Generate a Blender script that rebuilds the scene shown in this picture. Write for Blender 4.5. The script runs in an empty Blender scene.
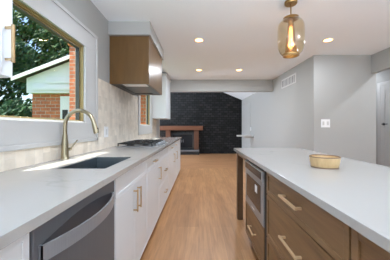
import bpy, bmesh, math, random
from mathutils import Vector, Matrix
C = bpy.context.scene.collection
S = bpy.context.scene
random.seed(4)
PI = math.pi

# ------------------------------------------------------------------ camera
H = 1.154                                    # eye height
cd = bpy.data.cameras.new('camera'); cam = bpy.data.objects.new('camera', cd); C.objects.link(cam)
cam.location = (0, 0, H); cam.rotation_euler = (PI/2, 0, 0)
cd.sensor_width = 36; cd.lens = 215/390*36; cd.clip_start = 0.02; cd.clip_end = 200
cd.shift_x = -4.0/390; cd.shift_y = -2.5/390
S.camera = cam

# ------------------------------------------------------------------ light + exposure
S.view_settings.view_transform = 'Standard'; S.view_settings.look = 'None'
S.view_settings.gamma = 1; S.view_settings.use_curve_mapping = False
S.view_settings.exposure = 0.34
S.cycles.use_denoising = True
S.cycles.max_bounces = 10; S.cycles.diffuse_bounces = 6; S.cycles.transparent_max_bounces = 24
S.cycles.sample_clamp_indirect = 6; S.cycles.caustics_reflective = False; S.cycles.caustics_refractive = False
w = bpy.data.worlds.new('world'); S.world = w; w.use_nodes = True
wn = w.node_tree.nodes; wl = w.node_tree.links
sky = wn.new('ShaderNodeTexSky'); sky.sky_type = 'NISHITA'; sky.sun_disc = False
sky.sun_elevation = math.radians(62); sky.sun_rotation = math.radians(240)
wl.new(sky.outputs[0], wn['Background'].inputs[0]); wn['Background'].inputs[1].default_value = 0.3
sd = bpy.data.lights.new('sun', 'SUN'); sd.energy = 12; sd.angle = math.radians(0.6); sd.color = (1, .95, .87)
sun = bpy.data.objects.new('sun', sd); C.objects.link(sun)
sun.rotation_euler = Vector((.29, .2, -1)).to_track_quat('-Z', 'Y').to_euler(); sun.location = (-6, -3, 12)
def fill_light(name, loc, rot, sx, sy, watts, col=(.86, .96, 1.1)):        # fill lamp added at an unseen opening to brighten the rooms
    d = bpy.data.lights.new(name, 'AREA'); d.shape = 'RECTANGLE'; d.size = sx; d.size_y = sy; d.energy = watts; d.color = col
    o = bpy.data.objects.new(name, d); C.objects.link(o); o.location = loc; o.rotation_euler = rot; return o
fill_light('fill_rear', (1.2, -3.1, 1.15), (PI/2+.4, 0, 0), 4.0, 2.0, 32)
fill_light('fill_side', (-4.2, 7.8, 1.3), (0, -PI/2, 0), 1.7, 2.3, 160)
UPLIGHT_W = 62.0         # each added unseen uplight
LAMP_W = 9.5          # each recessed ceiling light
PENDANT_W = 3.0

# ------------------------------------------------------------------ materials
def mat(name, color=(.8,.8,.8), rough=.5, metal=0.0, emit=None, es=0, spec=.5):
    m = bpy.data.materials.new(name); m.use_nodes = True
    b = m.node_tree.nodes['Principled BSDF']
    b.inputs['Base Color'].default_value = (*color, 1); b.inputs['Roughness'].default_value = rough
    b.inputs['Metallic'].default_value = metal; b.inputs['Specular IOR Level'].default_value = spec
    if emit: b.inputs['Emission Color'].default_value = (*emit, 1); b.inputs['Emission Strength'].default_value = es
    return m
class N:
    def __init__(s, m): s.m = m; s.t = m.node_tree; s.b = s.t.nodes['Principled BSDF']
    def n(s, typ, **kw):
        o = s.t.nodes.new(typ)
        for k, v in kw.items():
            if k.startswith('i_'): o.inputs[k[2:].replace('_', ' ')].default_value = v
            else: setattr(o, k, v)
        return o
    def l(s, a, b): s.t.links.new(a, b)
    def coords(s, order=None, kind='Object', scale=(1,1,1)):
        tc = s.n('ShaderNodeTexCoord'); src = tc.outputs[kind]
        if kind == 'World': pass
        sx = s.n('ShaderNodeSeparateXYZ'); s.l(src, sx.inputs[0])
        cx = s.n('ShaderNodeCombineXYZ')
        for i, ch in enumerate(order or 'XYZ'):
            mu = s.n('ShaderNodeMath', operation='MULTIPLY'); mu.inputs[1].default_value = scale[i]
            s.l(sx.outputs[ch], mu.inputs[0]); s.l(mu.outputs[0], cx.inputs[i])
        return cx.outputs[0]
    def ramp(s, fac, stops):
        r = s.n('ShaderNodeValToRGB'); e = r.color_ramp.elements
        while len(e) < len(stops): e.new(.5)
        for i, (p, c) in enumerate(stops): e[i].position = p; e[i].color = (*c, 1)
        s.l(fac, r.inputs[0]); return r.outputs[0]
    def mix(s, fac, a, b, mode='MIX'):
        x = s.n('ShaderNodeMix', data_type='RGBA', blend_type=mode)
        if isinstance(fac, (int, float)): x.inputs[0].default_value = fac
        else: s.l(fac, x.inputs[0])
        for k, v in ((6, a), (7, b)):
            if isinstance(v, tuple): x.inputs[k].default_value = (*v, 1)
            else: s.l(v, x.inputs[k])
        return x.outputs[2]
    def bump(s, h, strength=.3, dist=.005):
        bp = s.n('ShaderNodeBump'); bp.inputs['Strength'].default_value = strength; bp.inputs['Distance'].default_value = dist
        s.l(h, bp.inputs['Height']); s.l(bp.outputs[0], s.b.inputs['Normal'])

def painted(name, col, rough=.6, bump=.06):
    m = mat(name, col, rough); k = N(m)
    no = k.n('ShaderNodeTexNoise'); no.inputs['Scale'].default_value = 90; no.inputs['Detail'].default_value = 3
    k.l(k.coords(), no.inputs['Vector'])
    k.l(k.mix(no.outputs['Fac'], tuple(c*.985 for c in col), tuple(min(1, c*1.015) for c in col)), k.b.inputs['Base Color'])
    k.bump(no.outputs['Fac'], bump, .002)
    return m
def wood(name, dark, light, order='XYZ', rough=.4, sc=(30, 2.2, 30)):
    m = mat(name, light, rough); k = N(m)
    no = k.n('ShaderNodeTexNoise'); no.inputs['Scale'].default_value = 1; no.inputs['Detail'].default_value = 6; no.inputs['Distortion'].default_value = .4
    k.l(k.coords(order, scale=sc), no.inputs['Vector'])
    n2 = k.n('ShaderNodeTexNoise'); n2.inputs['Scale'].default_value = 5
    k.l(k.coords(), n2.inputs['Vector'])
    base = k.ramp(no.outputs['Fac'], [(.3, dark), (.7, light)])
    k.l(k.mix(n2.outputs['Fac'], base, tuple(c*.75 for c in light)), k.b.inputs['Base Color'])
    k.bump(no.outputs['Fac'], .08, .002)
    return m
def planks(name, c1, c2, seam, order, plank=1.25, row=.13):
    m = mat(name, c1, .38); k = N(m)
    v = k.coords(order)
    br = k.n('ShaderNodeTexBrick', offset=.37, offset_frequency=3)
    br.inputs['Scale'].default_value = 1; br.inputs['Brick Width'].default_value = plank; br.inputs['Row Height'].default_value = row
    br.inputs['Mortar Size'].default_value = .0012; br.inputs['Mortar Smooth'].default_value = .2
    br.inputs['Color1'].default_value = (*c1, 1); br.inputs['Color2'].default_value = (*c2, 1); br.inputs['Mortar'].default_value = (*seam, 1)
    k.l(v, br.inputs['Vector'])
    no = k.n('ShaderNodeTexNoise'); no.inputs['Scale'].default_value = 1; no.inputs['Detail'].default_value = 7; no.inputs['Distortion'].default_value = .6
    k.l(k.coords(order, scale=(3, 38, 1)), no.inputs['Vector'])
    n2 = k.n('ShaderNodeTexNoise'); n2.inputs['Scale'].default_value = 1; n2.inputs['Detail'].default_value = 2
    k.l(k.coords(order, scale=(1.2, 7, 1)), n2.inputs['Vector'])
    g = k.ramp(no.outputs['Fac'], [(.3, (.80, .77, .74)), (.65, (1.06, 1.06, 1.06))])
    g2 = k.ramp(n2.outputs['Fac'], [(.3, (.86, .84, .82)), (.7, (1.08, 1.08, 1.08))])
    k.l(k.mix(1.0, k.mix(1.0, br.outputs['Color'], g, 'MULTIPLY'), g2, 'MULTIPLY'), k.b.inputs['Base Color'])
    k.bump(br.outputs['Fac'], -.15, .002)
    return m
def bricks(name, c1, c2, mortar, order, bw=.21, rh=.075, ms=.008, rough=.7, bstr=.8, dist=.008, offset=.5, noise=.3, spec=.5):
    m = mat(name, c1, rough, spec=spec); k = N(m)
    br = k.n('ShaderNodeTexBrick', offset=offset)
    br.inputs['Scale'].default_value = 1; br.inputs['Brick Width'].default_value = bw; br.inputs['Row Height'].default_value = rh
    br.inputs['Mortar Size'].default_value = ms; br.inputs['Mortar Smooth'].default_value = .3
    br.inputs['Color1'].default_value = (*c1, 1); br.inputs['Color2'].default_value = (*c2, 1); br.inputs['Mortar'].default_value = (*mortar, 1)
    k.l(k.coords(order), br.inputs['Vector'])
    no = k.n('ShaderNodeTexNoise'); no.inputs['Scale'].default_value = 14; no.inputs['Detail'].default_value = 4
    k.l(k.coords(order), no.inputs['Vector'])
    g = k.ramp(no.outputs['Fac'], [(.3, (1-noise,)*3), (.7, (1+noise*.4,)*3)])
    k.l(k.mix(1.0, br.outputs['Color'], g, 'MULTIPLY'), k.b.inputs['Base Color'])
    inv = k.n('ShaderNodeMath', operation='SUBTRACT'); inv.inputs[0].default_value = 1; k.l(br.outputs['Fac'], inv.inputs[1])
    ad = k.n('ShaderNodeMath', operation='MULTIPLY_ADD'); k.l(no.outputs['Fac'], ad.inputs[0]); ad.inputs[1].default_value = .35; k.l(inv.outputs[0], ad.inputs[2])
    k.bump(ad.outputs[0], bstr, dist)
    return m
def brushed(name, col, rough, order='XYZ', sc=(4, 4, 300)):
    m = mat(name, col, rough, 1.0); k = N(m)
    no = k.n('ShaderNodeTexNoise'); no.inputs['Scale'].default_value = 1; no.inputs['Detail'].default_value = 2
    k.l(k.coords(order, scale=sc), no.inputs['Vector'])
    k.l(k.mix(no.outputs['Fac'], tuple(c*.88 for c in col), tuple(min(1, c*1.1) for c in col)), k.b.inputs['Base Color'])
    k.bump(no.outputs['Fac'], .04, .001)
    return m
def quartz(name):
    m = mat(name, (.8, .8, .8), .16, spec=.4); k = N(m)
    v = k.coords()
    no = k.n('ShaderNodeTexNoise'); no.inputs['Scale'].default_value = 1.6; no.inputs['Detail'].default_value = 5; no.inputs['Distortion'].default_value = 1.3
    k.l(v, no.inputs['Vector'])
    vein = k.ramp(no.outputs['Fac'], [(.485, (.405, .39, .365)), (.5, (.32, .305, .28)), (.515, (.405, .39, .365))])
    n2 = k.n('ShaderNodeTexNoise'); n2.inputs['Scale'].default_value = 2.2
    k.l(v, n2.inputs['Vector'])
    msk = k.ramp(n2.outputs['Fac'], [(.5, (0, 0, 0)), (.72, (1, 1, 1))])
    k.l(k.mix(msk, (.405, .39, .365), vein), k.b.inputs['Base Color'])
    return m
def thin_glass(name, tint=(1, 1, 1), refl=1.0, base=.04, refl_tint=(1, 1, 1)):
    m = bpy.data.materials.new(name); m.use_nodes = True; t = m.node_tree; t.nodes.remove(t.nodes['Principled BSDF'])
    out = t.nodes['Material Output']
    ge = t.nodes.new('ShaderNodeNewGeometry'); dp = t.nodes.new('ShaderNodeVectorMath'); dp.operation = 'DOT_PRODUCT'
    t.links.new(ge.outputs['Incoming'], dp.inputs[0]); t.links.new(ge.outputs['Normal'], dp.inputs[1])
    def M(op, a, b):
        x = t.nodes.new('ShaderNodeMath'); x.operation = op
        for i, v in enumerate((a, b)):
            if v is None: continue
            if isinstance(v, (int, float)): x.inputs[i].default_value = v
            else: t.links.new(v, x.inputs[i])
        return x.outputs[0]
    f = M('ADD', M('MULTIPLY', M('POWER', M('SUBTRACT', 1.0, M('ABSOLUTE', dp.outputs['Value'], None)), 5.0), (1-base)*refl), base*refl)
    tr = t.nodes.new('ShaderNodeBsdfTransparent'); tr.inputs[0].default_value = (*tint, 1)
    gl = t.nodes.new('ShaderNodeBsdfGlossy'); gl.inputs['Roughness'].default_value = .01; gl.inputs[0].default_value = (*refl_tint, 1)
    mx = t.nodes.new('ShaderNodeMixShader'); t.links.new(f, mx.inputs[0]); t.links.new(tr.outputs[0], mx.inputs[1]); t.links.new(gl.outputs[0], mx.inputs[2])
    t.links.new(mx.outputs[0], out.inputs['Surface'])
    return m
def leafmat(name, a, b):
    m = mat(name, a, .6); k = N(m)
    no = k.n('ShaderNodeTexNoise'); no.inputs['Scale'].default_value = 2.5; no.inputs['Detail'].default_value = 3
    k.l(k.coords(), no.inputs['Vector'])
    k.l(k.ramp(no.outputs['Fac'], [(.35, a), (.65, b)]), k.b.inputs['Base Color'])
    return m

M = {}
M['wall'] = painted('grey wall paint', (.405, .403, .385), .65)
M['ceil'] = painted('white ceiling paint', (.90, .935, .965), .8)
M['trim'] = painted('white trim paint', (.62, .615, .60), .4, .02)
M['casing'] = painted('backlit casing white', (.54, .535, .525), .4, .02)  # trim white darkened for the shade on the backlit wall
M['cab'] = painted('white cabinet paint', (.74, .77, .785), .35, .02)
M['floor'] = planks('light oak planks', (.52, .28, .128), (.41, .21, .09), (.30, .18, .10), 'YXZ')
M['floor2'] = planks('amber oak planks', (.48, .25, .12), (.41, .205, .092), (.17, .08, .04), 'XYZ')
M['blackbrick'] = bricks('black painted brick', (.009, .009, .009), (.030, .030, .0303), (.002, .002, .002), 'XZY', bw=.2, rh=.10, ms=.014, rough=.55, bstr=1.0, dist=.02, spec=.22)
M['redbrick'] = bricks('red brick', (.62, .19, .08), (.46, .13, .06), (.48, .40, .33), 'XZY', bw=.26, rh=.09, rough=.85)
M['tile'] = bricks('cream glazed tile', (.93, .845, .73), (.74, .665, .56), (.80, .74, .65), 'ZYX', bw=.15, rh=.075, ms=.0022, rough=.22, bstr=.35, dist=.004, noise=.12)
M['quartz'] = quartz('white quartz')
M['walnut'] = wood('stained walnut', (.095, .047, .019), (.29, .165, .074), 'XYZ', .38)
M['walnutv'] = wood('stained walnut upright', (.10, .055, .028), (.155, .088, .046), 'XZY', .36, (22, 22, 3))
M['hood'] = wood('bronze stained hood', (.105, .053, .014), (.175, .09, .028), 'XZY', .3, (20, 3, 20))
M['mantel'] = wood('red brown timber', (.06, .022, .009), (.20, .07, .026), 'YXZ', .5)
M['post'] = wood('red brown timber post', (.05, .018, .008), (.15, .052, .02), 'XZY', .5)
M['brass'] = brushed('brushed brass', (.56, .41, .24), .32)
M['nickel'] = brushed('champagne nickel', (.36, .31, .21), .28)
M['gold'] = mat('bronze window metal', (.42, .33, .16), .38, .6)
M['gasket'] = mat('dark gasket', (.03, .035, .03), .5)
M['steel'] = brushed('stainless steel', (.34, .35, .365), .36, sc=(3, 300, 3)); M['steel'].node_tree.nodes['Principled BSDF'].inputs['Metallic'].default_value = .5
M['dsteel'] = brushed('dark stainless steel', (.135, .14, .15), .5, sc=(300, 300, 3)); M['dsteel'].node_tree.nodes['Principled BSDF'].inputs['Metallic'].default_value = .25
M['sink'] = brushed('sink steel', (.25, .29, .31), .38)
M['black'] = mat('black enamel', (.012, .012, .013), .35)
M['iron'] = mat('cast iron', (.016, .016, .017), .36)
M['blackglass'] = mat('black glass', (.014, .014, .016), .16, spec=.3)
M['dark'] = mat('dark board and gap shade', (.02, .018, .016), .7)
M['white'] = mat('white plastic', (.85, .85, .85), .35)
M['slot'] = mat('grey slot', (.16, .16, .16), .6)
M['glass'] = thin_glass('orange glint window glass', (.93, .96, .95), .12, refl_tint=(1, .45, .10))  # orange of the lamp reflection is put into the glossy colour
M['amber'] = thin_glass('smoky amber glass', (.94, .90, .81), 1.4)
M['agedbrass'] = brushed('aged brass', (.40, .25, .10), .34)
M['amber2'] = thin_glass('gold lined glass', (.92, .78, .55), 3.0)
M['bowl'] = wood('pale bamboo', (.52, .33, .15), (.76, .54, .28), 'XYZ', .5, (40, 40, 9))
M['bowlrim'] = mat('brown rim', (.22, .14, .08), .5)
M['lens'] = mat('lit lens', (1, 1, 1), .5, emit=(1, .45, .12), es=8.5)
M['bulb'] = mat('lit filament bulb', (1, .9, .7), .3, emit=(1, .66, .34), es=5)
M['leaf'] = leafmat('leaves', (.018, .055, .014), (.06, .13, .03))
M['leaf2'] = leafmat('blue green leaves', (.02, .06, .03), (.07, .15, .06))
M['bark'] = mat('bark', (.09, .065, .045), .9)
M['lawn'] = leafmat('lawn', (.05, .12, .03), (.09, .17, .05))
M['shingle'] = mat('dark shingles', (.05, .045, .042), .85)
M['siding'] = painted('white siding', (.78, .78, .76), .6)

# ------------------------------------------------------------------ mesh helpers
class MB:
    def __init__(s): s.bm = bmesh.new()
    def box(s, x0, x1, y0, y1, z0, z1):
        r = bmesh.ops.create_cube(s.bm, size=1)
        for v in r['verts']:
            v.co = Vector(((x0+x1)/2 + v.co.x*(x1-x0), (y0+y1)/2 + v.co.y*(y1-y0), (z0+z1)/2 + v.co.z*(z1-z0)))
        return s
    def poly(s, pts, d):                       # extrude polygon by vector d
        a = [s.bm.verts.new(p) for p in pts]; b = [s.bm.verts.new(Vector(p)+Vector(d)) for p in pts]
        n = len(pts); s.bm.faces.new(a); s.bm.faces.new(b[::-1])
        for i in range(n): s.bm.faces.new((a[i], b[i], b[(i+1) % n], a[(i+1) % n]))
        return s
    def cyl(s, c, r, h, axis='Z', seg=24, r2=None):
        m = Matrix.Translation(c) @ {'Z': Matrix(), 'X': Matrix.Rotation(PI/2, 4, 'Y'), 'Y': Matrix.Rotation(-PI/2, 4, 'X')}[axis]
        bmesh.ops.create_cone(s.bm, cap_ends=True, segments=seg, radius1=r, radius2=r if r2 is None else r2, depth=h, matrix=m); return s
    def lathe(s, prof, c=(0, 0, 0), seg=40, closed=False):
        rings = []
        for r, z in prof:
            rings.append([s.bm.verts.new((c[0]+r*math.cos(2*PI*i/seg), c[1]+r*math.sin(2*PI*i/seg), c[2]+z)) for i in range(seg)])
        pairs = list(zip(rings, rings[1:])) + ([(rings[-1], rings[0])] if closed else [])
        for a, b in pairs:
            for i in range(seg): s.bm.faces.new((a[i], a[(i+1) % seg], b[(i+1) % seg], b[i]))
        if not closed:
            if prof[0][0] > 1e-5: s.bm.faces.new(rings[0][::-1])
            if prof[-1][0] > 1e-5: s.bm.faces.new(rings[-1])
        return s
    def tube(s, pts, rad, seg=12):
        pts = [Vector(p) for p in pts]; n = len(pts)
        rad = rad if isinstance(rad, (list, tuple)) else [rad]*n
        rings = []; up = None
        for i, p in enumerate(pts):
            t = (pts[min(i+1, n-1)] - pts[max(i-1, 0)]).normalized()
            if up is None: up = Vector((0, 1, 0)) if abs(t.y) < .9 else Vector((1, 0, 0))
            u = (up - t*up.dot(t)).normalized(); v = t.cross(u); up = u
            rings.append([s.bm.verts.new(p + (u*math.cos(2*PI*k/seg) + v*math.sin(2*PI*k/seg))*rad[i]) for k in range(seg)])
        for a, b in zip(rings, rings[1:]):
            for k in range(seg): s.bm.faces.new((a[k], a[(k+1) % seg], b[(k+1) % seg], b[k]))
        s.bm.faces.new(rings[0][::-1]); s.bm.faces.new(rings[-1]); return s
    def build(s, name, m, parent=None, bevel=0, smooth=False, seg=2):
        bmesh.ops.recalc_face_normals(s.bm, faces=s.bm.faces)
        me = bpy.data.meshes.new(name); s.bm.to_mesh(me); s.bm.free(); me.materials.append(m)
        o = bpy.data.objects.new(name, me); C.objects.link(o)
        if parent:
            o.parent = parent
            p = Vector(); q = parent
            while q: p += q.location; q = q.parent
            for v in me.vertices: v.co -= p       # geometry is given in world coordinates
        if smooth:
            for f in me.polygons: f.use_smooth = True
            me.set_sharp_from_angle(angle=math.radians(40))
        if bevel:
            b = o.modifiers.new('bevel', 'BEVEL'); b.width = bevel; b.segments = seg; b.limit_method = 'ANGLE'
        return o
def tag(o, label=None, cat=None, group=None, kind=None):
    if label: o['label'] = label
    if cat: o['category'] = cat
    if group: o['group'] = group
    if kind: o['kind'] = kind
    return o
def thing(name, loc, label, cat, group=None):
    o = bpy.data.objects.new(name, None); C.objects.link(o); o.location = loc; o.empty_display_size = .1
    return tag(o, label, cat, group)
def struct(o, label, cat='room'): return tag(o, label, cat, None, 'structure')
def B(*a): return MB().box(*a)

# ------------------------------------------------------------------ dimensions
XW = -1.0976                       # left wall plane
CT = .91                           # left worktop height
CE = 2.44                          # ceiling
KY = 5.78                          # end of the kitchen (header)
BY = 9.5                           # black wall
def XR(y): return 2.04 - .0264*(y-3.82)     # right wall plane

# ------------------------------------------------------------------ room shell
struct(B(-1.4, 4.2, -3.2, 6.1, -.1, 0).build('floor_kitchen', M['floor']), 'light oak plank floor of the kitchen aisle', 'floor')
struct(B(-4.4, 4.2, 6.1, 9.8, -.1, 0).build('floor_back', M['floor2']), 'amber plank floor in front of the fireplace wall', 'floor')
struct(B(-1.3, 4.1, -3.2, KY+.14, CE, CE+.12).build('ceiling', M['ceil']), 'flat white kitchen ceiling', 'ceiling')
# vaulted ceiling of the room behind
struct(MB().poly([(2.2, KY+.14, 2.24), (-1.0, KY+.14, 3.57), (-4.4, KY+.14, 2.24), (-4.4, KY+.14, 2.36), (-1.0, KY+.14, 3.69), (2.2, KY+.14, 2.36)], (0, 4.0, 0)).build('ceiling_vault', M['ceil']), 'sloped white ceiling in the fireplace room', 'ceiling')
# left wall with two window openings
W1 = (1.05, 2.05, 1.20, 1.93); W2 = (3.98, 4.78, 1.20, 1.93)
b = MB()
b.box(-1.18, XW, -3.2, W1[0], 0, CE); b.box(-1.18, XW, W1[1], W2[0], 0, CE); b.box(-1.18, XW, W2[1], 6.02, 0, CE)
for W in (W1, W2): b.box(-1.18, XW, W[0], W[1], 0, W[2]); b.box(-1.18, XW, W[0], W[1], W[3], CE)
struct(b.build('wall_left', M['wall']), 'grey painted wall behind sink and range', 'wall')
# right wall, slightly out of parallel, and the return facing the camera
struct(MB().poly([(XR(3.82), 3.82, 0), (XR(BY+.2), BY+.2, 0), (XR(BY+.2)+.14, BY+.2, 0), (XR(3.82)+.14, 3.82, 0)], (0, 0, CE)).build('wall_right', M['wall']), 'grey wall with return air vent', 'wall')
struct(B(XR(3.82)+.14, 3.15, 3.82, 3.96, 0, CE).build('wall_return', M['wall']), 'grey wall facing the island with a switch', 'wall')
struct(B(3.06, 3.15, -3.2, 3.82, 2.12, CE).build('trim_header_side', M['wall']), 'grey dropped header over the side opening', 'header')
struct(B(3.86, 4.0, -3.2, 6.0, 0, CE).build('wall_hall', M['wall']), 'grey hall wall with the white door', 'wall')
struct(B(3.15, 3.86, 5.8, 5.94, 0, CE).build('wall_hall_end', M['wall']), 'grey end wall of the side hall', 'wall')
struct(B(XW, XR(KY)+.05, KY, KY+.14, 2.125, CE).build('trim_header', M['wall']), 'grey header beam between kitchen and fireplace room', 'header')
# gable above the header, in the fireplace room
struct(MB().poly([(-4.4, KY+.02, CE), (2.2, KY+.02, CE), (-1.0, KY+.02, 3.7)], (0, .12, 0)).build('wall_gable', M['wall']), 'grey gable wall above the header beam', 'wall')
struct(B(-4.4, XW-.18, KY, KY+.14, 0, CE).build('wall_return_left', M['wall']), 'grey return wall of the fireplace room', 'wall')
b = MB().poly([(-4.4, BY, 0), (XR(BY)+.05, BY, 0), (XR(BY)+.05, BY, 2.35), (-1.0, BY, 3.62), (-4.4, BY, 2.35)], (0, .2, 0))
struct(b.build('wall_back', M['blackbrick']), 'black painted brick wall with the fireplace', 'wall')
# left wall of the fireplace room, wide opening added to admit light
b = MB(); b.box(-4.4, -4.25, KY, 6.6, 0, 2.5); b.box(-4.4, -4.25, 9.0, 9.7, 0, 2.5); b.box(-4.4, -4.25, 6.6, 9.0, 2.2, 2.5); b.box(-4.4, -4.25, 6.6, 9.0, 0, .4)
struct(b.build('wall_side', M['wall']), 'grey side wall of the fireplace room with an added light opening', 'wall')
# rear wall behind the camera, wide opening added to admit light
b = MB(); b.box(-1.28, -.9, -3.3, -3.15, 0, CE); b.box(3.3, 4.1, -3.3, -3.15, 0, CE); b.box(-.9, 3.3, -3.3, -3.15, 2.2, CE)
struct(b.build('wall_rear', M['wall']), 'grey rear wall around a wide added light opening', 'wall')
# baseboards
struct(MB().poly([(XR(3.95)-.012, 3.95, 0), (XR(8.0)-.012, 8.0, 0), (XR(8.0), 8.0, 0), (XR(3.95), 3.95, 0)], (0, 0, .1)).build('baseboard_right', M['trim'], bevel=.003), 'white baseboard along the grey right wall', 'baseboard')
struct(B(XR(3.82), 3.15, 3.806, 3.82, 0, .1).build('baseboard_return', M['trim'], bevel=.003), 'white baseboard below the switch', 'baseboard')

# ---- soffits
struct(B(XW, -.592, 2.60, 3.60, 2.278, CE).build('trim_soffit', M['wall']), 'grey soffit box above the range hood', 'soffit')

# ---- windows
def window(n, W, lab, side=.2):
    y0, y1, z0, z1 = W
    t = thing('window_%d' % n, ((XW), (y0+y1)/2, z0), lab, 'window'); t['kind'] = 'structure'
    c = .185
    x1 = XW+.016
    b = MB(); b.box(XW, x1, y0-.14, y1+side, z1, z1+c); b.box(XW, x1, y0-.14, y0, z0, z1); b.box(XW, x1, y1, y1+side, z0, z1); b.box(XW, x1, y0-.14, y1+side, z0-.18, z0)
    e = .03                                             # raised outer bead
    b.box(x1, x1+.010, y0-.14, y1+side, z1+c-e, z1+c); b.box(x1, x1+.010, y1+side-e, y1+side, z0-.18, z1+c-e); b.box(x1, x1+.010, y0-.14, y0-.14+e, z0-.18, z1+c-e)
    b.box(x1, x1+.010, y0-.14, y1+side, z0-.18, z0-.18+e)
    b.build('casing', M['casing'], t, .003)
    b = MB(); f = .006
    b.box(-1.10, XW, y0-.0, y1, z0, z0+f)
    b.box(-1.19, -1.10, y0, y1, z0, z0+.012)
    b.build('sill', M['trim'], t, .002)
    b = MB()                                            # stepped metal frame lining the opening
    for (xa, xb, ff) in ((-1.165, -1.128, .024), (-1.128, -1.112, .014), (-1.112, -1.101, .006)):
        b.box(xa, xb, y0, y0+ff, z0+.012, z1); b.box(xa, xb, y1-ff, y1, z0+.012, z1); b.box(xa, xb, y0+ff, y1-ff, z1-ff, z1)
    b.box(-1.165, -1.128, y0, y1, z0+.012, z0+.024)
    b.build('window_frame', M['gold'], t, .0015)
    b = MB(); f = .024; g = .031
    b.box(-1.160, -1.126, y1-g, y1-f, z0+.024, z1-f); b.box(-1.160, -1.126, y0+f, y0+g, z0+.024, z1-f); b.box(-1.160, -1.126, y0+g, y1-g, z1-g, z1-f)
    b.build('gasket', M['gasket'], t)
    B(-1.146, -1.142, y0+.026, y1-.026, z0+.022, z1-.026).build('pane', M['glass'], t)
    return t
window(1, W1, 'large white-cased window over the sink looking at trees and brick', .235)
window(2, W2, 'small window on the far side of the range hood', .15)

# ---- tile backsplash
b = MB(); x0, x1 = XW, XW+.009
for (ya, yb, za, zb) in ((-.7, .90, CT, 1.355), (.90, 2.295, CT, 1.02), (2.295, 3.83, CT, 1.688), (3.83, 4.94, CT, 1.02), (4.94, 5.5, CT, 1.365)): b.box(x0, x1, ya, yb, za, zb)
tag(b.build('backsplash', M['tile']), 'cream glazed vertical tile backsplash above the sink worktop', 'backsplash', kind='structure')

# ---- doors
def door(n, x, y0, y1, zt, lab, handle_y=None, hz=1.0, inward=-1, m=None):
    m = m or M['trim']
    t = thing('door_%d' % n, (x, (y0+y1)/2, 0), lab, 'door'); t['kind'] = 'structure'
    b = MB(); c = .075; s = inward*.018
    xa, xb = sorted((x, x+s))
    b.box(xa, xb, y0-c, y0, 0, zt+c); b.box(xa, xb, y1, y1+c, 0, zt+c); b.box(xa, xb, y0, y1, zt, zt+c)
    b.build('door_casing', m, t, .004)
    xa, xb = sorted((x, x+inward*.008))
    b = B(xa, xb, y0, y1, 0.01, zt)
    xa2, xb2 = sorted((x+inward*.008, x+inward*.014))
    for (ya, yb, za, zb) in ((y0, y0+.11, .01, zt), (y1-.11, y1, .01, zt), (y0+.11, y1-.11, zt-.12, zt), (y0+.11, y1-.11, .01, .2), (y0+.11, y1-.11, 1.0, 1.12)): b.box(xa2, xb2, ya, yb, za, zb)
    b.build('door_leaf', m, t, .002)
    if handle_y:
        b = MB().cyl((x+inward*.02, handle_y, hz), .027, .012, 'X')
        b.tube([(x+inward*.02, handle_y, hz), (x+inward*.06, handle_y, hz), (x+inward*.062, handle_y-.02, hz), (x+inward*.062, handle_y-.13, hz)], .009)
        b.build('door_handle', M['black'], t, smooth=True)
door(1, 3.86, 3.70, 4.56, 2.03, 'white panel door with black lever in the side hall', 4.47, 1.225)
struct(MB().poly([(XR(8.05), 8.05, 0), (XR(9.42), 9.42, 0), (XR(9.42)-.012, 9.42, 0), (XR(8.05)-.012, 8.05, 0)], (0, 0, 2.08)).build('trim_recess', painted('lightened grey wall paint', (.43, .428, .41), .65), bevel=.004), 'flat panel for the wall recess beside the black brick', 'wall panel')  # flat panel for a recess, its brightness put into the lighter grey

# ------------------------------------------------------------------ cabinet parts
M['champagne'] = brushed('champagne brass', (.74, .56, .35), .36); M['champagne'].node_tree.nodes['Principled BSDF'].inputs['Metallic'].default_value = .6
def pull(parent, p, L, axis, out, m=None):
    """square bar pull: centre p on the front face, out = unit x direction"""
    m = m or (M['brass'] if out > 0 else M['champagne']); x, y, z = p; r = .0048 if out > 0 else .006
    b = MB(); xo = x+out*.030
    if axis == 'Y':
        b.box(min(xo-r, xo+r), max(xo-r, xo+r), y-L/2, y+L/2, z-r, z+r)
        for s in (-1, 1):
            yy = y+s*(L/2-.012); xa, xb = sorted((x, xo)); b.box(xa, xb, yy-r, yy+r, z-r, z+r)
    else:
        b.box(xo-r, xo+r, y-r, y+r, z-L/2, z+L/2)
        for s in (-1, 1):
            zz = z+s*(L/2-.012); xa, xb = sorted((x, xo)); b.box(xa, xb, y-r, y+r, zz-r, zz+r)
    return b.build('handle', m, parent, .0012)
def front(name, parent, x, out, y0, y1, z0, z1, m, rail=.022, g=.0015):
    """slim shaker front whose outer face is at x"""
    y0 += g; y1 -= g; z0 += g; z1 -= g
    xi = x - out*.019; xp = x - out*(.003 if out > 0 else .008)
    xa, xb = sorted((xi, xp)); b = B(xa, xb, y0, y1, z0, z1)
    xa, xb = sorted((xp, x))
    b.box(xa, xb, y0, y0+rail, z0, z1); b.box(xa, xb, y1-rail, y1, z0, z1); b.box(xa, xb, y0+rail, y1-rail, z0, z0+rail); b.box(xa, xb, y0+rail, y1-rail, z1-rail, z1)
    return b.build(name, m, parent, .0012)

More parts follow.
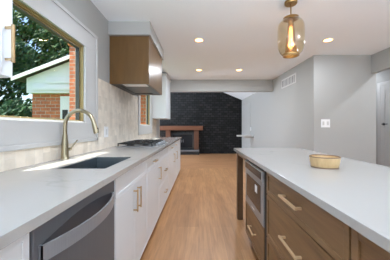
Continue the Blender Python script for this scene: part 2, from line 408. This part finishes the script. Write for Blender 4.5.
FX = -.47                          # front plane of left cabinets
def base_cab(y0, y1, label, doors, drawers, group='white base cabinets under the sink worktop'):
    t = thing('base_cabinet', ((XW+FX)/2, (y0+y1)/2, 0), label, 'cabinet', group)
    x1 = FX-.021
    b = MB(); e = .018                              # open-topped box
    b.box(XW+.004, x1, y0+.001, y0+e, .1, .879); b.box(XW+.004, x1, y1-e, y1-.001, .1, .879); b.box(XW+.004, x1, y0+e, y1-e, .1, .118); b.box(XW+.004, XW+.02, y0+e, y1-e, .118, .879)
    b.box(x1-.02, x1, y0+e, y1-e, .85, .879)
    b.build('carcass', M['cab'], t, .001)
    B(FX-.09, FX-.075, y0+.001, y1-.001, 0, .1).build('toe_kick', M['cab'], t)
    for (ya, yb, za, zb, ax, hy, hz, L) in doors:
        d = front('door', t, FX, 1, ya, yb, za, zb, M['cab'])
        if hy: pull(d, (FX, hy, hz), L, ax, 1)
    for (ya, yb, za, zb, hy, hz, L) in drawers:
        d = front('drawer', t, FX, 1, ya, yb, za, zb, M['cab'])
        if hy: pull(d, (FX, hy, hz), L, 'Y', 1)
    return t
ZB, ZS, ZT = .1, .745, .872
base_cab(-.62, .598, 'white base cabinet on the near side of the dishwasher', [(-.62, -.01, ZB, ZS, 'Z', -.06, .62, .14), (-.01, .598, ZB, ZS, 'Z', .04, .62, .14)], [(-.62, -.01, ZS, ZT, -.31, .81, .14), (-.01, .598, ZS, ZT, .25, .81, .14)])
base_cab(1.212, 1.965, 'white sink base cabinet with paired door pulls', [(1.212, 1.588, ZB, ZS, 'Z', 1.545, .63, .16), (1.588, 1.965, ZB, ZS, 'Z', 1.632, .63, .16)], [(1.212, 1.965, ZS, ZT, None, 0, 0)])
base_cab(1.967, 2.552, 'white base cabinet with one drawer over one door, beyond the sink base', [(1.967, 2.552, ZB, ZS, 'Z', 2.50, .625, .15)], [(1.967, 2.552, ZS, ZT, 2.25, .805, .13)])
base_cab(2.554, 3.348, 'white cabinet of wide drawers below the cooktop', [], [(2.554, 3.348, ZS, ZT, None, 0, 0), (2.554, 3.348, .42, ZS, 2.96, .575, .16), (2.554, 3.348, ZB, .42, 2.96, .285, .16)])
base_cab(3.35, 3.998, 'white drawer over door cabinet just beyond the cooktop drawers', [(3.35, 3.998, ZB, ZS, 'Z', 3.94, .6, .16)], [(3.35, 3.998, ZS, ZT, 3.64, .81, .13)])
base_cab(4.0, 4.56, 'white drawer over door cabinet, second from the far end of the run', [(4.0, 4.56, ZB, ZS, 'Z', 4.36, .6, .16)], [(4.0, 4.56, ZS, ZT, 4.28, .81, .13)])
base_cab(4.562, 5.42, 'white two-door base cabinet at the far end of the run', [(4.562, 4.99, ZB, ZT, None, None, 0, 0), (4.99, 5.42, ZB, ZT, None, None, 0, 0)], [])

# ---- dishwasher
t = thing('dishwasher', (-.75, .905, 0), 'dark stainless dishwasher with a bowed bar handle beside the sink base', 'dishwasher')
B(XW+.05, FX-.03, .604, 1.208, .1, .872).build('body', M['black'], t)
B(FX-.085, FX-.07, .604, 1.208, .0, .1).build('toe_kick', M['black'], t)
d = B(FX-.03, FX-.002, .612, 1.200, .115, .862).build('door', M['dsteel'], t, .004)
# bowed handle : vertical strap following an arc
b = MB(); n = 24; ya, yb = .632, 1.165; out = []
for i in range(n+1):
    u = i/n; y = ya+(yb-ya)*u; bow = .012+.050*(1-(2*u-1)**2); out.append((FX+bow, y))
za, zb = .757, .806
for i in range(n):
    (xa, y0), (xb, y1) = out[i], out[i+1]
    th = .008
    b.poly([(xa, y0, za), (xb, y1, za), (xb-th, y1, za), (xa-th, y0, za)], (0, 0, zb-za))
for (xx, yy) in ((FX, ya), (FX, yb-.006)): b.box(FX-.003, FX+.012, yy, yy+.006, za, zb)
bmesh.ops.remove_doubles(b.bm, verts=b.bm.verts, dist=1e-5)
b.build('handle', M['steel'], d, smooth=True)
# flat dark swoosh on the door where the handle recess sits
b = MB(); pts = []
for i in range(n+1):
    u = i/n; pts.append((FX-.0015, ya+(yb-ya)*u, .80+.028*(1-(2*u-1)**2)))
pts += [(FX-.0015, yb, .75), (FX-.0015, ya, .75)]
b.poly(pts, (.0008, 0, 0)); b.build('handle_recess', mat('dark recess steel', (.055, .055, .06), .5), d)

# ---- left worktop with sink cut-out
CX = -.443; SX0, SX1, SY0, SY1 = -.850, -.556, 1.275, 1.785
b = MB(); y0, y1 = -.7, 5.45; z0 = .88
b.box(XW, SX0, y0, y1, z0, CT); b.box(SX1, CX, y0, y1, z0, CT); b.box(SX0, SX1, y0, SY0, z0, CT); b.box(SX0, SX1, SY1, y1, z0, CT)
tag(b.build('countertop', M['quartz']), 'long white quartz worktop holding the sink and cooktop', 'countertop')

# ---- sink
t = thing('sink', ((SX0+SX1)/2, (SY0+SY1)/2, .67), 'undermount stainless single bowl sink in the white worktop', 'sink')
b = MB(); e = .003; zb = .69; zt = CT-.003
a0, a1, c0, c1 = SX0+.0035, SX1-.0035, SY0+.0035, SY1-.0035
b.box(a0-e, a0, c0-e, c1+e, zb, zt); b.box(a1, a1+e, c0-e, c1+e, zb, zt); b.box(a0, a1, c0-e, c0, zb, zt); b.box(a0, a1, c1, c1+e, zb, zt); b.box(a0-e, a1+e, c0-e, c1+e, zb-e, zb)
b.build('bowl', M['sink'], t)
MB().lathe([(.0, .001), (.03, .001), (.042, .004), (.045, .0045), (.045, .0)], ((SX0+SX1)/2, (SY0+SY1)/2, zb)).build('drain', M['steel'], t, smooth=True)

# ---- faucet
fx, fy = -1.035, 1.66
t = thing('faucet', (fx, fy, CT), 'tall champagne gooseneck pull-down faucet behind the sink', 'faucet')
MB().lathe([(.0, 0), (.030, 0), (.030, .006), (.027, .01), (.0265, .03), (.0235, .12), (.017, .19), (.0, .19)], (fx, fy, CT)).build('body', M['nickel'], t, smooth=True)
pts = [(fx, fy, CT+.17), (fx, fy, CT+.24)]
R = .112; zc = CT+.255
for i in range(0, 19):
    a = PI - i*(PI*0.93)/18
    pts.append((fx+R+R*math.cos(a), fy, zc+R*1.08*math.sin(a)))
MB().tube(pts, .0145, 16).build('spout', M['nickel'], t, smooth=True)
p = Vector(pts[-1]); dr = (Vector(pts[-1])-Vector(pts[-2])).normalized()
b = MB(); b.tube([p-dr*.004, p+dr*.02, p+dr*.075, p+dr*.085], [.0155, .0175, .021, .0195], 16)
sh = b.build('spray_head', M['nickel'], t, smooth=True)
q = p+dr*.055
B(q.x+.014, q.x+.021, q.y-.006, q.y+.006, q.z-.016, q.z+.014).build('spray_button', M['black'], sh, .002)
b = MB().cyl((fx+.015, fy+.028, CT+.075), .014, .034, 'Y', 16)
b.tube([(fx+.018, fy+.04, CT+.078), (fx+.03, fy+.05, CT+.095), (fx+.06, fy+.065, CT+.145)], [.007, .0055, .0045], 10)
b.build('lever', M['nickel'], t, smooth=True)

# ---- cooktop
ky0, ky1, kx0, kx1 = 2.66, 3.54, -1.035, -.515
t = thing('gas_cooktop', ((kx0+kx1)/2, (ky0+ky1)/2, CT), 'black gas cooktop with iron grates under the hood', 'cooktop')
B(kx0, kx1, ky0, ky1, CT, CT+.008).build('tray', M['steel'], t, .003)
gy = [(ky0+.02, ky0+.30), (ky0+.305, ky1-.305), (ky1-.30, ky1-.02)]
for (ya, yb) in gy:
    b = MB(); zt = CT+.048; r = .006; xa, xb = kx0+.025, kx1-.072
    for x in (xa, xb): b.box(x-r, x+r, ya, yb, zt-.014, zt)
    for y in (ya+r, yb-r): b.box(xa, xb, y-r, y+r, zt-.014, zt)
    for k in (1, 2): y = ya+(yb-ya)*k/3; b.box(xa, xb, y-r*.8, y+r*.8, zt-.012, zt)
    b.box((xa+xb)/2-r, (xa+xb)/2+r, ya, yb, zt-.014, zt-.001)
    for k in range(1, 5):
        x = xa+(xb-xa)*k/5
        b.box(x-r*.7, x+r*.7, ya, ya+.09, zt-.012, zt+.006); b.box(x-r*.7, x+r*.7, yb-.09, yb, zt-.012, zt+.006)
    for x in (xa, xb):
        for y in (ya+r, yb-r): b.box(x-r, x+r, y-r, y+r, CT+.010, zt-.014)
    b.build('grate', M['iron'], t, .002)
for (x, y, r) in ((-.90, 2.82, .04), (-.70, 2.82, .034), (-.80, 3.1, .055), (-.90, 3.38, .034), (-.70, 3.38, .04)):
    MB().lathe([(0, 0), (r*1.25, 0), (r*1.25, .008), (r, .010), (r, .018), (r*.9, .022), (0, .022)], (x, y, CT+.010), 24).build('burner', M['iron'], t, smooth=True)
for k in range(5):
    MB().lathe([(0, 0), (.02, 0), (.02, .006), (.016, .008), (.014, .028), (.012, .030), (0, .030)], (kx1-.036, 2.80+k*.15, CT+.010), 20).build('knob', M['steel'], t, smooth=True)

# ---- range hood
hy0, hy1, hx = 2.637, 3.565, -.614; hz0, hz1 = 1.688, 2.276
t = thing('range_hood', ((XW+hx)/2, (hy0+hy1)/2, hz0), 'boxy dark brown range hood over the gas cooktop', 'range hood')
e = .02
b = MB(); b.box(hx-e, hx, hy0, hy1, hz0, hz1); b.box(XW, hx-e, hy0, hy0+e, hz0, hz1); b.box(XW, hx-e, hy1-e, hy1, hz0, hz1); b.box(XW, hx-e, hy0+e, hy1-e, hz1-e, hz1)
b.build('shell', M['hood'], t, .002)
b = MB(); b.box(hx-.12, hx-e, hy0+e, hy1-e, hz0+.004, hz0+.02); b.box(XW, hx-.12, hy0+e, hy0+.14, hz0+.004, hz0+.02); b.box(XW, hx-.12, hy1-.14, hy1-e, hz0+.004, hz0+.02); b.box(XW, XW+.08, hy0+.14, hy1-.14, hz0+.004, hz0+.02)
b.build('underside', M['black'], t)
ins = B(XW+.08, hx-.12, hy0+.14, hy1-.14, hz0+.012, hz0+.03).build('filter_insert', M['iron'], t)
B(-.95, -.66, hy0+.03, hy0+.17, hz0, hz0+.004).build('pale_strip', M['white'], t)  # pale strip at the near edge of the hood underside

# ---- upper cabinets
def upper(y0, y1, z0, z1, label, doors, crown=False):
    x1 = -.7676
    t = thing('upper_cabinet', ((XW+x1)/2, (y0+y1)/2, z0), label, 'cabinet', 'white wall cabinets beside the windows')
    B(XW+.001, x1-.021, y0, y1, z0, z1).build('carcass', M['cab'], t, .001)
    for (ya, yb, hy, hz, L) in doors:
        d = front('door', t, x1, 1, ya, yb, z0, z1, M['cab'], .05)
        if hy: pull(d, (x1, hy, hz), L, 'Z', 1)
    if crown: B(XW+.001, x1+.012, y0-.012, y1+.012, z1, z1+.05).build('crown_trim', M['trim'], t, .006)
    return t
upper(.10, .887, 1.358, 2.38, 'white wall cabinet with a brass pull at the near end of the window', [(.10, .493, .14, 1.49, .15), (.493, .887, .853, 1.487, .15)], True)
upper(4.975, 5.76, 1.37, 2.36, 'white wall cabinet at the far end beside the black brick wall', [(4.975, 5.368, None, 0, 0), (5.368, 5.76, None, 0, 0)], True)

# ---- island
IT = .890; IX0, IX1, IY1 = .448, 1.275, 2.785; IFX = .475; IY0 = -.7
tag(B(IX0, IX1, IY0, IY1, IT-.032, IT).build('island_countertop', M['quartz'], bevel=.002), 'white veined quartz slab topping the brown island', 'countertop')
ib = IT-.032
def iside(label, y0, y1, name='island_cabinet'):
    t = thing(name, (.85, (y0+y1)/2, 0), label, 'cabinet', 'brown island cabinets')
    B(IFX+.021, 1.16, y0+.001, y1-.001, .1, ib).build('carcass', M['walnutv'], t, .001)  # darker walnut puts the shade of the drawer gaps into the carcass
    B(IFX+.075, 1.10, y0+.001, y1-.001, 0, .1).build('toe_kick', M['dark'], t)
    return t
# microwave bay
t = thing('island_cabinet', (.85, 1.85, 0), 'brown island cabinet holding the built-in microwave above a drawer', 'cabinet', 'brown island cabinets')
y0, y1 = 1.535, 2.20; e = .02
b = MB(); xa, xb = IFX+.021, 1.16
b.box(xa, xb, y0, y0+e, .1, ib); b.box(xa, xb, y1-e, y1, .1, ib); b.box(xa, xb, y0+e, y1-e, .1, .12); b.box(xa, xb, y0+e, y1-e, .40, .415); b.box(1.14, xb, y0+e, y1-e, .12, ib); b.box(xa, 1.14, y0+e, y1-e, ib-.02, ib)
b.build('carcass', M['walnutv'], t, .001)
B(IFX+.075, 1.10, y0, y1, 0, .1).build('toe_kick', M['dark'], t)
B(IFX+.004, IFX+.0205, 1.520, 1.572, .1, ib).build('gap_shade', M['dark'], t)  # dark strip paints the shaded gap beside the microwave
d = front('drawer', t, IFX, -1, 1.575, y1, .1, .41, M['walnut']); pull(d, (IFX, 1.87, .26), .18, 'Y', -1)
# microwave
m0, m1 = 1.575, 2.175; mz0, mz1 = .42, .832
t = thing('microwave', (.75, (m0+m1)/2, mz0-.005), 'built-in stainless drawer microwave in the island side', 'microwave')
B(IFX+.022, 1.0, m0+.01, m1-.01, .4155, mz1-.01).build('body', M['black'], t)
B(IFX-.004, IFX+.022, m0, m1, mz0, mz1-.085).build('drawer_front', M['steel'], t, .003)
B(IFX-.006, IFX-.004, m0+.07, m1-.05, mz0+.075, mz1-.125).build('window', M['blackglass'], t)
B(IFX-.012, IFX+.02, m0, m1, mz1-.083, mz1).build('control_panel', M['steel'], t, .002)
B(IFX-.0135, IFX-.012, m0+.03, m1-.03, mz1-.070, mz1-.015).build('control_glass', M['blackglass'], t)
B(IFX-.0075, IFX-.006, 1.735, 1.80, .62, .68).build('sticker', M['white'], t)
b = MB()
for k in range(6): b.box(IFX-.0052, IFX-.004, 1.83+k*.016, 1.840+k*.016, .445, .458 if k % 2 else .455)
b.build('nameplate', M['white'], t)
# drawers
t = iside('brown three-drawer island cabinet beside the microwave with long brass pulls', .678, 1.533)
for (za, zb, hz) in ((.1, .39, .25), (.39, .688, .55), (.688, ib-.006, .778)):
    d = front('drawer', t, IFX, -1, .678, 1.515, za, zb, M['walnut'], .026, .004); pull(d, (IFX, 1.09, hz), .21, 'Y', -1)
t = iside('brown island door cabinet at the near end of the aisle', -.65, .676)
d = front('door', t, IFX, -1, .02, .676, .1, ib-.006, M['walnut'], .03, .004); pull(d, (IFX, .07, .6), .16, 'Z', -1)
d = front('door', t, IFX, -1, -.65, .02, .1, ib-.006, M['walnut'], .03, .004); pull(d, (IFX, -.03, .6), .16, 'Z', -1)
# far end of the island: legs and apron
t = thing('island_leg_frame', (.85, 2.6, 0), 'brown timber legs and apron under the far overhang of the island', 'island frame')
for x in (.482, 1.16): B(x, x+.07, 2.69, 2.765, 0, ib).build('leg', M['walnutv'], t, .003)
b = MB(); b.box(.487, .512, 2.2015, 2.69, ib-.05, ib); b.box(1.165, 1.19, 2.2015, 2.69, ib-.05, ib); b.box(.552, 1.16, 2.72, 2.745, ib-.07, ib)
b.build('apron', M['walnut'], t, .002)

# ---- bowl on the island
bx, by = .835, 1.43
t = thing('bowl', (bx, by, IT), 'small pale bamboo bowl standing on the island slab', 'bowl')
MB().lathe([(0, .0), (.076, .0), (.080, .004), (.087, .04), (.092, .070), (.087, .070), (.082, .04), (.075, .008), (0, .008)], (bx, by, IT), 48).build('basin', M['bowl'], t, smooth=True)
MB().lathe([(.086, .0685), (.093, .0685), (.093, .0745), (.086, .0745)], (bx, by, IT), 48, True).build('rim', M['bowlrim'], t, smooth=True)
MB().lathe([(.075, .0005), (.0825, .0005), (.0828, .009), (.076, .009)], (bx, by, IT), 48, True).build('foot_ring', M['bowlrim'], t, smooth=True)

# ------------------------------------------------------------------ lights
def downlight(x, y, label, k=1.0):
    t = thing('downlight', (x, y, CE), label, 'ceiling light', 'recessed ceiling lights')
    MB().lathe([(.056, -.001), (.078, -.001), (.078, -.005), (.070, -.007), (.056, -.004)], (x, y, CE), 40, True).build('trim_ring', M['white'], t, smooth=True)
    MB().cyl((x, y, CE-.002), .056, .004, seg=40).build('lens', M['lens'], t)
    ld = bpy.data.lights.new('lamp', 'AREA'); ld.shape = 'DISK'; ld.size = .11; ld.energy = LAMP_W*k; ld.color = (.88, .97, 1.09); ld.spread = math.radians(178)
    lo = bpy.data.objects.new('lamp', ld); C.objects.link(lo); lo.parent = t; lo.location = (0, 0, -.0075)
downlight(0, 3.16, 'recessed ceiling light above the aisle near the range hood')
downlight(0, 4.81, 'recessed ceiling light above the aisle nearest the header beam', 1.3)
downlight(.895, 4.81, 'recessed ceiling light right of the aisle, by the wall vent', 1.2)
downlight(1.896, 3.16, 'recessed ceiling light on the far right past the pendant')
for x, y in ((0, 1.2), (1.9, 1.2), (0, -1.2), (1.9, -1.2)): downlight(x, y, 'added fill ceiling light above and behind the viewer, out of view')  # extra ceiling lights added out of view as fill

for y in (3.0, 5.0): downlight(3.5, y, 'added fill ceiling light in the side hall, out of view')  # unseen lights added to brighten the hall door
# unseen uplights added to brighten the ceiling
def add_uplight(x, y, h, label, k=1.0):
    t = thing('fill_lamp', (x, y, 0), label, 'added uplight', 'added unseen uplights')
    MB().lathe([(0, 0), (.14, 0), (.14, .015), (.03, .03), (0, .03)], (x, y, 0), 32).build('base', M['black'], t, smooth=True)
    MB().cyl((x, y, h/2), .012, h-.06, seg=14).build('pole', M['black'], t, smooth=True)
    MB().lathe([(0, h-.03), (.05, h-.02), (.16, h+.10), (.155, h+.10), (.045, h-.01), (0, h-.015)], (x, y, 0), 36).build('lamp_shade', M['black'], t, smooth=True)
    ld = bpy.data.lights.new('lamp', 'AREA'); ld.shape = 'DISK'; ld.size = .26; ld.energy = UPLIGHT_W*k; ld.color = (.78, .97, 1.24)
    lo = bpy.data.objects.new('lamp', ld); C.objects.link(lo); lo.parent = t; lo.location = (0, 0, h+.085); lo.rotation_euler = (PI, 0, 0)
add_uplight(0, -.9, .95, 'added black fill uplight in the aisle behind the viewer, out of view')
add_uplight(2.75, -1.1, .95, 'added black fill uplight between island and hall, out of view')
add_uplight(-2.3, 7.0, 1.2, 'added black fill uplight in the fireplace room, hidden by the left wall', 1.2)

# ---- pendant
px, py = .94, 2.2
t = thing('pendant_light', (px, py, CE), 'amber glass pendant with brass caps hanging over the island', 'pendant light')
MB().lathe([(0, 0), (.062, 0), (.062, -.018), (.056, -.026), (0, -.026)], (px, py, CE), 36).build('canopy', M['agedbrass'], t, smooth=True)
MB().cyl((px, py, 2.34), .0065, .16, seg=14).build('rod', M['agedbrass'], t, smooth=True)
prof = [(.060, 2.262), (.090, 2.250), (.115, 2.225), (.128, 2.19), (.1315, 2.15), (.1315, 2.02), (.127, 1.97), (.108, 1.925), (.082, 1.898), (.070, 1.89)]
inner = [(r-.003, z) for r, z in prof[::-1]]
MB().lathe(prof+inner, (px, py, 0), 48, True).build('glass_shade', M['amber'], t, smooth=True)
MB().lathe([(0, 2.275), (.076, 2.275), (.078, 2.268), (.074, 2.262), (0, 2.262)], (px, py, 0), 40).build('top_cap', M['agedbrass'], t, smooth=True)
MB().lathe([(.066, 1.885), (.080, 1.885), (.081, 1.900), (.070, 1.912), (.064, 1.905)], (px, py, 0), 40, True).build('bottom_ring', M['agedbrass'], t, smooth=True)
MB().lathe([(0, 2.262), (.024, 2.262), (.026, 2.19), (.020, 2.185), (0, 2.185)], (px, py, 0), 24).build('socket', M['agedbrass'], t, smooth=True)
MB().lathe([(.034, 2.19), (.064, 1.912), (.060, 1.912), (.031, 2.19)], (px, py, 0), 36, True).build('inner_shade', M['amber2'], t, smooth=True)
MB().lathe([(0, 2.185), (.012, 2.18), (.015, 2.15), (.015, 1.99), (.010, 1.965), (0, 1.96)], (px, py, 0), 20).build('bulb', M['bulb'], t, smooth=True)
ld = bpy.data.lights.new('lamp', 'POINT'); ld.energy = PENDANT_W; ld.shadow_soft_size = .03; ld.color = (1, .8, .55)
lo = bpy.data.objects.new('lamp', ld); C.objects.link(lo); lo.parent = t; lo.location = (0, 0, 2.02-CE)

# ---- wall plates and vent
t = thing('wall_outlet', (XW+.009, 2.515, 1.10), 'white outlet plate on the cream tile beside the window', 'outlet')
B(XW+.009, XW+.015, 2.46, 2.57, 1.04, 1.165).build('plate', M['white'], t, .002)
B(XW+.015, XW+.018, 2.495, 2.535, 1.07, 1.135).build('socket', M['trim'], t, .001)
t = thing('light_switch', (2.25, 3.82, 1.225), 'white double switch plate on the grey wall behind the island', 'switch')
B(2.168, 2.325, 3.814, 3.82, 1.155, 1.30).build('plate', M['white'], t, .002)
for x in (2.207, 2.285): B(x-.017, x+.017, 3.810, 3.814, 1.195, 1.262).build('rocker', M['trim'], t, .001)
yv0, yv1 = 4.47, 5.20
t = thing('wall_vent', (XR(4.85), 4.85, 2.09), 'white louvred return vent high on the grey right wall', 'vent')
def slab(name, ya, yb, za, zb, d0, d1, m, bev=0):
    return MB().poly([(XR(ya)-d0, ya, za), (XR(yb)-d0, yb, za), (XR(yb)-d1, yb, za), (XR(ya)-d1, ya, za)], (0, 0, zb-za)).build(name, m, t, bev)
slab('backing', yv0+.03, yv1-.03, 2.115, 2.265, .0, .003, M['slot'])
b = MB()
for (ya, yb, za, zb) in ((yv0, yv1, 2.265, 2.295), (yv0, yv1, 2.085, 2.115), (yv0, yv0+.03, 2.115, 2.265), (yv1-.03, yv1, 2.115, 2.265)):
    b.poly([(XR(ya), ya, za), (XR(yb), yb, za), (XR(yb)-.010, yb, za), (XR(ya)-.010, ya, za)], (0, 0, zb-za))
b.build('frame', M['trim'], t, .002)
b = MB(); n = 9
for k in range(n):
    ya = yv0+.035+k*(yv1-yv0-.07)/n
    b.poly([(XR(ya)-.003, ya, 2.115), (XR(ya)-.003, ya+.02, 2.115), (XR(ya)-.009, ya+.028, 2.115), (XR(ya)-.009, ya+.008, 2.115)], (0, 0, .15))
b.build('louvres', M['trim'], t)
t = thing('light_switch', (XR(8.0), 8.0, 1.09), 'small white switch plate beside the door in the fireplace room', 'switch')
B(XR(8.0)-.008, XR(8.0)+.002, 7.95, 8.05, 1.03, 1.16).build('plate', M['white'], t, .001)
B(XR(8.0)-.011, XR(8.0)-.008, 7.98, 8.02, 1.06, 1.13).build('rocker', M['trim'], t)
# wall shelf in the fireplace room
t = thing('wall_shelf', (1.75, 7.75, .80), 'white ledge shelf on the right wall before the black brick', 'shelf')
B(1.38, XR(7.7)+.001, 7.6, 7.9, .83, .88).build('shelf_board', M['trim'], t, .004)
B(1.62, XR(7.7)-.002, 7.66, 7.84, .79, .83).build('bracket', M['trim'], t, .003)

# ------------------------------------------------------------------ fireplace
t = thing('fireplace', (-.72, BY, 0), 'black firebox in the brick wall framed by a red-brown timber mantel', 'fireplace')
B(-1.72, .17, BY-.24, BY, 1.035, 1.225).build('mantel_beam', M['mantel'], t, .008)
for x in (-1.45, -.22): B(x, x+.21, BY-.16, BY, .10, 1.035).build('mantel_post', M['post'], t, .006)
b = MB(); b.box(-1.24, -1.16, BY-.03, BY, .22, .92); b.box(-.30, -.22, BY-.03, BY, .22, .92); b.box(-1.16, -.30, BY-.03, BY, .84, .92); b.box(-1.16, -.30, BY-.03, BY, .22, .27)
b.build('door_frame', M['black'], t, .003)
for (xa, xb) in ((-1.155, -.735), (-.725, -.305)):
    d = B(xa, xb, BY-.020, BY-.008, .275, .835).build('glass_door', M['blackglass'], t)
    xx = xb-.03 if xa < -1 else xa+.03
    MB().cyl((xx, BY-.03, .56), .008, .12, seg=10).build('handle', M['steel'], d, smooth=True)
B(-1.5, .01, BY-.40, BY-.001, 0, .135).build('hearth', M['black'], t, .004)
B(-1.5, .01, BY-.41, BY-.16, .135, .185).build('hearth_edge', mat('grey slate', (.16, .16, .165), .45), t, .003)

# ------------------------------------------------------------------ outdoors
struct(B(-8, 10, -16, -3.3, -.25, -.05).build('ground_bounce', mat('pale bounce ground', (.62, .60, .57), .8)), 'pale bounce ground added outside the rear opening', 'ground')  # pale slab added to bounce sunlight up to the ceiling
struct(B(-60, -1.4, -30, 60, -.5, -.3).build('ground_lawn', M['lawn']), 'green lawn outside the sink window', 'ground')
ny = KY
t = thing('brick_wing', (-2.9, ny, -.3), 'red brick gabled wing of the house seen through the sink window', 'house wing')
B(-4.42, -1.29, ny-.08, ny-.002, -.3, 2.06).build('brick_wall', M['redbrick'], t)
b = MB().poly([(-4.46, ny-.22, 2.05), (-1.29, ny-.22, 2.05), (-1.29, ny-.22, 3.66), (-4.46, ny-.22, 2.43)], (0, .218, 0))
for k in range(2): b.poly([(-4.30+.35*k, ny-.25, 2.12+k*.17), (-1.29, ny-.25, 2.12+k*.17), (-1.29, ny-.22, 2.25+k*.17), (-4.30+.35*k, ny-.22, 2.25+k*.17)], (0, 0, .05))
b.build('gable_siding', M['siding'], t)
MB().poly([(-4.72, ny-.36, 2.365), (-1.0, ny-.36, 3.78), (-1.0, ny-.36, 3.86), (-4.72, ny-.36, 2.445)], (0, 4.0, 0)).build('roof', M['shingle'], t)
MB().poly([(-4.72, ny-.39, 2.33), (-1.0, ny-.39, 3.745), (-1.0, ny-.39, 3.835), (-4.72, ny-.39, 2.42)], (0, .028, 0)).build('fascia', M['siding'], t)
f = B(-3.66, -3.40, ny-.11, ny-.082, .6, 1.98).build('window', M['siding'], t)
B(-3.60, -3.46, ny-.12, ny-.111, 1.05, 1.62).build('window_pane', M['blackglass'], f)
t2 = thing('brick_chimney', (-3.2, ny-.7, -.3), 'tall brick chimney seen at the far edge of the sink window', 'chimney')
B(-3.05, -2.5, ny-.72, ny-.42, -.3, 3.08).build('stack', M['redbrick'], t2)
B(-3.08, -2.47, ny-.75, ny-.405, 3.08, 3.42).build('cap', mat('orange clay', (.55, .18, .06), .7), t2, .02)

def foliage(c, rad, n, size, seed, m, parent, name='foliage'):
    rnd = random.Random(seed); vs = []; fs = []
    blobs = []
    for _ in range(26):
        while True:
            p = Vector((rnd.uniform(-1, 1), rnd.uniform(-1, 1), rnd.uniform(-1, 1)))
            if p.length <= 1: break
        blobs.append((Vector((p.x*rad[0], p.y*rad[1], p.z*rad[2]))*.82, rnd.uniform(.24, .42)*min(rad)))
    for _ in range(n):
        bc, br = rnd.choice(blobs)
        d = Vector((rnd.gauss(0, 1), rnd.gauss(0, 1), rnd.gauss(0, 1))).normalized()
        p = bc + d*br*rnd.uniform(.55, 1.05)
        a = Vector((rnd.gauss(0, 1), rnd.gauss(0, 1), rnd.gauss(0, .7))).normalized(); u = a.orthogonal().normalized(); v = a.cross(u)
        s = size*rnd.uniform(.6, 1.3); i = len(vs)
        vs += [c+p-u*s, c+p+v*s*.45+a*s*.1, c+p+u*s, c+p-v*s*.45+a*s*.1]; fs.append((i, i+1, i+2, i+3))
    me = bpy.data.meshes.new(name); off = parent.location
    me.from_pydata([x-off for x in vs], [], fs); me.materials.append(m)
    o = bpy.data.objects.new(name, me); C.objects.link(o); o.parent = parent
    return o
def tree(x, y, h, r, seed, m, label, n=7000, size=.16, lo=.22, name='tree', cat='tree'):
    t = thing(name, (x, y, -.3), label, cat, 'trees and shrubs outside the windows')
    MB().tube([(x, y, -.3), (x+.05, y, h*.3), (x-.05, y+.1, h*.6), (x, y, h*.85)], [r*.07, r*.055, r*.04, r*.01], 10).build('trunk', M['bark'], t, smooth=True)
    foliage(Vector((x, y, h*(1+lo)/2)), (r, r, h*(1-lo)/2), n, size, seed, m, t)
tree(-8.3, 15.4, 10.5, 2.7, 1, M['leaf'], 'tall dark tree rising straight behind the white gable', n=9000, lo=.12)
tree(-10.9, 10.6, 9.5, 2.4, 2, M['leaf2'], 'tall tree on the far left of the sink window view', n=9000, lo=.1)
tree(-14.8, 20.4, 15.5, 4.0, 3, M['leaf'], 'tallest tree, standing back between the other two trees', n=12000, lo=.08, size=.24)
tree(-6.6, 8.2, 2.2, 1.0, 4, M['leaf2'], 'rounded shrub on the lawn before the brick house', n=4500, size=.10, lo=0, name='shrub', cat='shrub')
tree(-3.2, 14.8, 6.5, 2.0, 5, M['leaf'], 'green tree seen through the small far window', n=5000, lo=.05)
